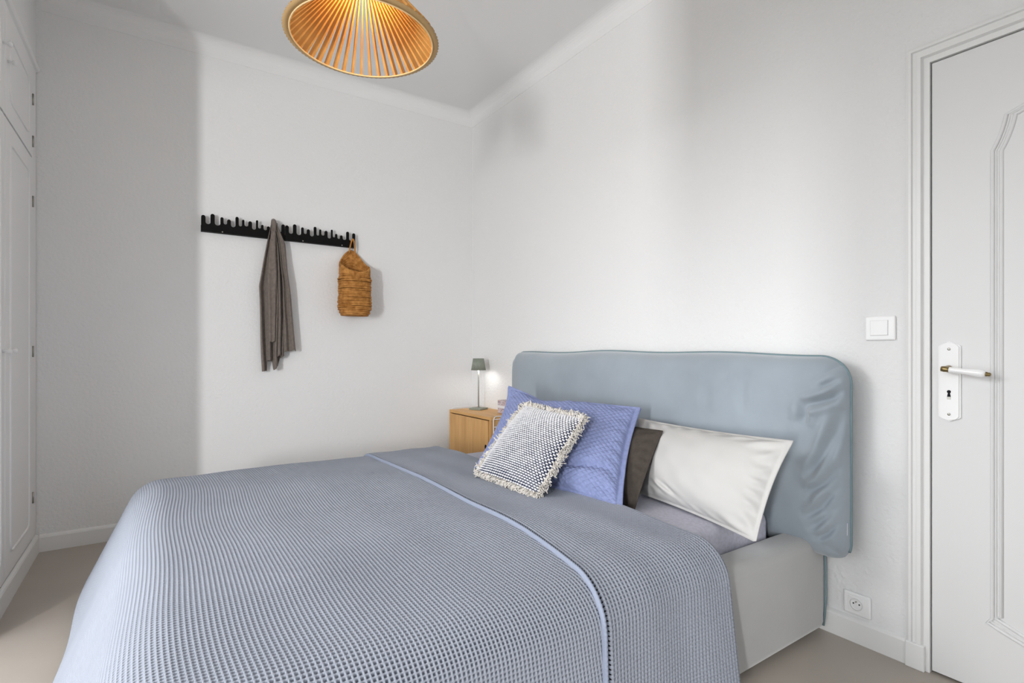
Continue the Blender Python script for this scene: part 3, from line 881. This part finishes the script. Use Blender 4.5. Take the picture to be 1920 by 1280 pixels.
def waffle_sheet(name, s0, s1, v0, v1, xhead, lift=None, depth=0.013, parent=None, warp=None, m='blanket'):
    k = 4
    nu = int(round((s1 - s0) / CELL)) * k; nv = int(round((v1 - v0) / CELL)) * k
    frac = np.array([-0.14, 0.14, 0.33, 0.67])      # ridge left, ridge right, pit start, pit end
    su = s0 + (np.arange(nu) // k + frac[np.arange(nu) % k]) * CELL
    vv = v0 + (np.arange(nv) // k + frac[np.arange(nv) % k]) * CELL
    S, Vv = np.meshgrid(su, vv, indexing='ij')
    # slightly wavy weave lines
    if warp is not None: S = warp(S, Vv)
    P = blanket_points(S, Vv, 0, xhead)
    Nn = smooth_normals(P)
    if Nn[nu // 2, nv // 2, 2] < 0: Nn = -Nn
    prof = np.array([0.0, 0.0, 1.0, 1.0])
    iu = prof[np.arange(nu) % k]; iv = prof[np.arange(nv) % k]
    hgt = -depth * np.minimum(iu[:, None], iv[None, :])
    if lift is not None: hgt = hgt + lift(S, Vv)
    P = P + Nn * hgt[..., None]
    return obj(name, grid_mesh(name, P), m, parent, True)
XH = -0.690
LH = 0.50
wsheet = lambda S, Vv: S + 0.010 * np.sin(Vv * 3.0 + 0.5) + 0.006 * np.sin(Vv * 7 + S * 2)
waffle_sheet('cover', 0.33, (XH - XF) + 0.54, -(HWB + 0.34), HWB + 0.50, XH, parent=bl, warp=wsheet)
def flap_edge(Vv):      # distance of the folded-back edge from the head end
    return 0.425 + 0.030 * np.clip(-Vv, 0, 1) ** 1.0 * 0.3 + 0.055 * np.clip((Vv - 0.30) / 0.6, 0, 1.6) ** 1.3 + 0.006 * np.sin(Vv * 8)
SFL = 0.43
def flap_warp(S, Vv):
    return -0.004 + S / SFL * flap_edge(Vv)
def flap_lift(S, Vv):
    t = np.clip((S + 0.004) / 0.02, 0, 1)
    e = np.clip((flap_edge(Vv) - S) / 0.05, 0, 1)
    return 0.002 + 0.009 * np.sqrt(1 - (1 - t) ** 2) + 0.003 * (1 - e) ** 2 + 0.002 * np.sin(S * 30 + Vv * 4)
waffle_sheet('folded_flap', 0.0, SFL, -(HWB + 0.335), HWB + 0.505, XH, lift=flap_lift, parent=bl, warp=flap_warp)
# hem along the folded-back edge
vv = np.linspace(-(HWB + 0.335), HWB + 0.50, 1000)
rows = []
se = flap_edge(vv)
for ds, dz in [(-0.0068, 0.0095), (-0.006, 0.0118), (-0.003, 0.0126), (0.000, 0.0114), (0.0012, 0.007), (0.0008, -0.002)]:
    S = (se + ds)[None, :].repeat(2, 0); S[1] += 0.001
    P = blanket_points(S, vv[None, :].repeat(2, 0), 0, XH)
    Nn = np.cross(P[1] - P[0], np.gradient(P[0], axis=0)); Nn /= np.linalg.norm(Nn, axis=-1, keepdims=True) + 1e-12
    if Nn[450, 2] < 0: Nn = -Nn
    bumpy = 0.0009 * np.sin(vv * 2 * PI / CELL)
    rows.append(P[0] + Nn * (dz + bumpy)[:, None])
obj('hem', grid_mesh('hem', np.array(rows)), 'hem', bl, True)

# ------------------------------------------------------------------ pillows
def pillow_surface(TL, TR, BL, BR, thick, nu=70, nv=70, flange=0.0, pinch=0.05, wr=0.004, seed=1, sag=0.0, pw=2.4):
    """returns (front, back, U, V, n) for a stuffed pillow spanned by four corners; +n faces the viewer side"""
    TL, TR, BL, BR = [np.array(c, float) for c in (TL, TR, BL, BR)]
    t = np.linspace(-1, 1, nu); s = np.linspace(-1, 1, nv)
    U, V = np.meshgrid(t, s, indexing='ij')
    # pull the edges in between corners
    pu = U * (1 - pinch * (1 - V ** 2) * np.abs(U) ** 2); pv = V * (1 - pinch * (1 - U ** 2) * np.abs(V) ** 2)
    a = (pu + 1) / 2; b = (pv + 1) / 2
    P = (BL * ((1 - a) * (1 - b))[..., None] + BR * (a * (1 - b))[..., None] + TL * ((1 - a) * b)[..., None] + TR * (a * b)[..., None])
    right = (TR + BR - TL - BL); up = (TL + TR - BL - BR)
    n = np.cross(up, right); n /= np.linalg.norm(n)
    if n[0] > 0: n = -n
    fi = 1 - flange
    ui = np.clip(np.abs(U) / fi, 0, 1); vi = np.clip(np.abs(V) / fi, 0, 1)
    th = ((1 - ui ** pw) * (1 - vi ** pw)) ** 0.62
    th = th * (1 + 0.12 * sag * (-V))
    w_ = wr * (snoise(U * 6, V * 6, seed, 7) + 0.8 * snoise(U * 14, V * 12, seed + 1, 7)) * np.clip(th * 2.5, 0, 1)
    # radial gathers near the edges
    g = wr * 1.2 * np.sin(np.arctan2(V, U) * 26 + 2 * snoise(U * 3, V * 3, seed + 2, 4)) * np.clip(1 - np.abs(th - 0.25) / 0.25, 0, 1)
    F = P + n * (thick / 2 * th + w_ + g + 0.003)[..., None]
    B = P - n * (thick / 2 * th + 0.003)[..., None]
    return F, B, U, V, n, th
def shell(name, F, B, m, parent):
    nu, nv = F.shape[:2]; k = nu * nv
    idx = np.arange(k).reshape(nu, nv)
    q1 = np.stack([idx[:-1, :-1], idx[1:, :-1], idx[1:, 1:], idx[:-1, 1:]], -1).reshape(-1, 4)
    q2 = q1[:, ::-1] + k
    per = np.concatenate([idx[:-1, 0], idx[-1, :-1], idx[1:, -1][::-1], idx[0, 1:][::-1]])
    nx = np.roll(per, -1)
    q3 = np.stack([per, per + k, nx + k, nx], -1)
    return obj(name, faces_mesh(name, np.concatenate([F.reshape(-1, 3), B.reshape(-1, 3)]), np.concatenate([q1, q2, q3])), m, parent, True)
def border(F, B, step=1):
    Mi = (F + B) / 2
    per = list(Mi[:-1, 0]) + list(Mi[-1, :-1]) + list(Mi[1:, -1][::-1]) + list(Mi[0, 1:][::-1])
    return per[::step]

# white linen pillow against the headboard
wp = empty('white_pillow', (-0.42, -2.36, 0.455), 'white linen pillow leaning on the right half of the headboard', 'pillow')
F, B, U, V, n_, th = pillow_surface((-0.275, -1.99, .735), (-0.385, -2.742, .750), (-0.445, -2.155, .462), (-0.535, -2.705, .448), 0.195, 150, 110, 0.035, 0.050, 0.0055, 31, 0.6)
cr = np.exp(-((U + 0.30) / 0.22) ** 2 - ((V + 0.72) / 0.12) ** 2)
F = F - n_ * (0.012 * cr * np.sin((U * 18 + V * 20)))[..., None]
shell('pillowcase', F, B, 'white_linen', wp)
tube('seam', [tuple(p) for p in border(F, B, 3)], 0.0032, 'white_linen', wp, 6, True)

# brown linen pillow
bp_ = empty('brown_pillow', (-0.60, -2.0, 0.455), 'dark brown linen pillow tucked between the blue and white pillows', 'pillow')
F, B, U, V, n_, th = pillow_surface((-0.350, -1.74, .715), (-0.415, -2.240, .722), (-0.60, -1.80, .460), (-0.640, -2.298, .455), 0.105, 60, 60, 0.05, 0.03, 0.0035, 41)
shell('pillowcase', F, B, 'brown_linen', bp_)
tube('seam', [tuple(p) for p in border(F, B, 2)], 0.0035, 'brown_linen', bp_, 6, True)

# periwinkle quilted pillow
qp = empty('blue_quilted_pillow', (-0.70, -1.9, 0.47), 'large periwinkle blue pillow with diamond quilting behind the fringed cushion', 'pillow')
F, B, U, V, n_, th = pillow_surface((-0.560, -1.385, .838), (-0.372, -2.088, .797), (-0.840, -1.500, .497), (-0.715, -2.312, .474), 0.165, 260, 240, 0.05, 0.055, 0.004, 51, 0.4)
A1 = (U * 0.335 + V * 0.30) / 0.0128; A2 = (U * 0.335 - V * 0.30) / 0.0128
quil = np.minimum(np.abs(np.sin(A1 * PI / 2)), np.abs(np.sin(A2 * PI / 2)))
inner = np.clip((0.95 - np.maximum(np.abs(U), np.abs(V))) / 0.01, 0, 1)
cre = np.exp(-((U - 0.55) / 0.35) ** 2 - ((V + 0.52 - 0.14 * np.sin((U - 0.55) * 3)) / 0.07) ** 2)
F = F + n_ * (0.0062 * np.sqrt(quil) * inner - 0.020 * cre)[..., None]
# the far top corner flops forward
cf = np.clip((-U - 0.55) / 0.45, 0, 1) ** 2 * np.clip((V - 0.5) / 0.5, 0, 1) ** 2
off = n_ * (0.03 * cf)[..., None]
dip = np.exp(-((U + 0.30) / 0.28) ** 2) * np.clip((V - 0.4) / 0.6, 0, 1) ** 2
offd = np.array([0, 0, -1.0]) * (0.035 * dip)[..., None]
F = F + off + offd; B = B + off + offd
shell('quilted_cover', F, B, 'blue_quilt', qp)
tube('edge_binding', [tuple(p) for p in border(F, B, 4)], 0.0045, 'blue_quilt', qp, 6, True)
b = bmesh.new(); add_box(b, (-0.742, -2.328, 0.470), (-0.722, -2.318, 0.482)); obj('care_label', b, 'label', qp)

# fringed cushion
fc = empty('fringed_cushion', (-0.9, -1.85, 0.49), 'cream and navy knotted cushion with a ragged fringe, in front of all pillows', 'cushion')
cTL, cTR, cBL, cBR = (-0.655, -1.645, .785), (-0.655, -2.052, .765), (-0.900, -1.628, .503), (-0.890, -2.060, .496)
F, B, U, V, n_, th = pillow_surface(cTL, cTR, cBL, cBR, 0.125, 90, 90, 0.0, 0.03, 0.001, 61, 0.3)
shell('cushion_body', F, B, 'navy', fc)
# rows of knots laid over the front
NC, NR = 27, 40
def sample(F, u, v):
    nu, nv = F.shape[:2]
    i = np.clip((u + 1) / 2 * (nu - 1), 0, nu - 1.001); j = np.clip((v + 1) / 2 * (nv - 1), 0, nv - 1.001)
    i0, j0 = int(i), int(j); fi, fj = i - i0, j - j0
    return (F[i0, j0] * (1 - fi) * (1 - fj) + F[i0 + 1, j0] * fi * (1 - fj) + F[i0, j0 + 1] * (1 - fi) * fj + F[i0 + 1, j0 + 1] * fi * fj)
ico = bmesh.new(); bmesh.ops.create_icosphere(ico, subdivisions=1, radius=1.0)
iv_ = np.array([v.co[:] for v in ico.verts]); if_ = np.array([[v.index for v in f.verts] for f in ico.faces]); ico.free()
VV, FF = [], []
rs = random.Random(5)
for r in range(NR):
    v = -0.985 + 1.97 * (r + 0.5) / NR
    for c in range(NC):
        u = -0.985 + 1.97 * (c + 0.5 + (0.25 if r % 2 else -0.25)) / NC
        p = sample(F, u, v)
        tu = sample(F, min(u + .04, .99), v) - sample(F, max(u - .04, -.99), v); tu /= np.linalg.norm(tu)
        tv = sample(F, u, min(v + .04, .99)) - sample(F, u, max(v - .04, -.99)); tv /= np.linalg.norm(tv)
        nn = np.cross(tv, tu); nn /= np.linalg.norm(nn)
        if nn @ n_ < 0: nn = -nn
        k = rs.uniform(0.9, 1.06)
        loc = p + nn * 0.0012 + iv_[:, :1] * tu * 0.0081 * k + iv_[:, 1:2] * tv * 0.0044 * k + iv_[:, 2:] * nn * 0.0050 * k
        FF.append(if_ + len(VV) * len(iv_)); VV.append(loc)
kt = obj('knots', faces_mesh('knots', np.concatenate(VV), np.concatenate(FF)), 'cream_yarn', fc, True); kt['kind'] = 'stuff'
# fringe tufts around the border
per = np.array(border(F, B, 1)); ctr = per.mean(0)
def fringe(name, count, length, rad, m, seed, jitter=1.0):
    rs = random.Random(seed); b = bmesh.new()
    K = len(per)
    for i in range(count):
        f = rs.random() * K; i0 = int(f) % K; i1 = (i0 + 1) % K; ff = f - int(f)
        p = per[i0] * (1 - ff) + per[i1] * ff
        t = per[(i0 + 2) % K] - per[i0 - 2]; t /= np.linalg.norm(t) + 1e-9
        out = np.cross(t, n_); out /= np.linalg.norm(out)
        if out @ (p - ctr) < 0: out = -out
        L = length * rs.uniform(0.6, 1.15)
        d1 = out + t * rs.uniform(-.7, .7) * jitter + n_ * rs.uniform(-0.5, 1.0)
        d1 /= np.linalg.norm(d1)
        d2 = out * rs.uniform(-.3, .9) + t * rs.uniform(-1, 1) + n_ * rs.uniform(-.3, .8) + np.array([0, 0, -0.35])
        d2 /= np.linalg.norm(d2)
        p0 = p - out * 0.006 + n_ * rs.uniform(-.004, .012)
        p1 = p0 + d1 * L * 0.55; p2 = p1 + (d1 + d2) * 0.5 * L * 0.3; p3 = p2 + d2 * L * 0.22
        pts = [p0, p1, p2, p3]
        for q in pts: q[2] = max(q[2], 0.492)
        add_tube(b, [tuple(q) for q in pts], [rad, rad * 1.15, rad * 0.95, rad * 0.5], 5)
    o = obj(name, b, m, fc, True); o['kind'] = 'stuff'
fringe('fringe', 2000, 0.034, 0.0024, 'fringe', 1)
fringe('navy_fringe', 90, 0.030, 0.0017, 'navy', 2)
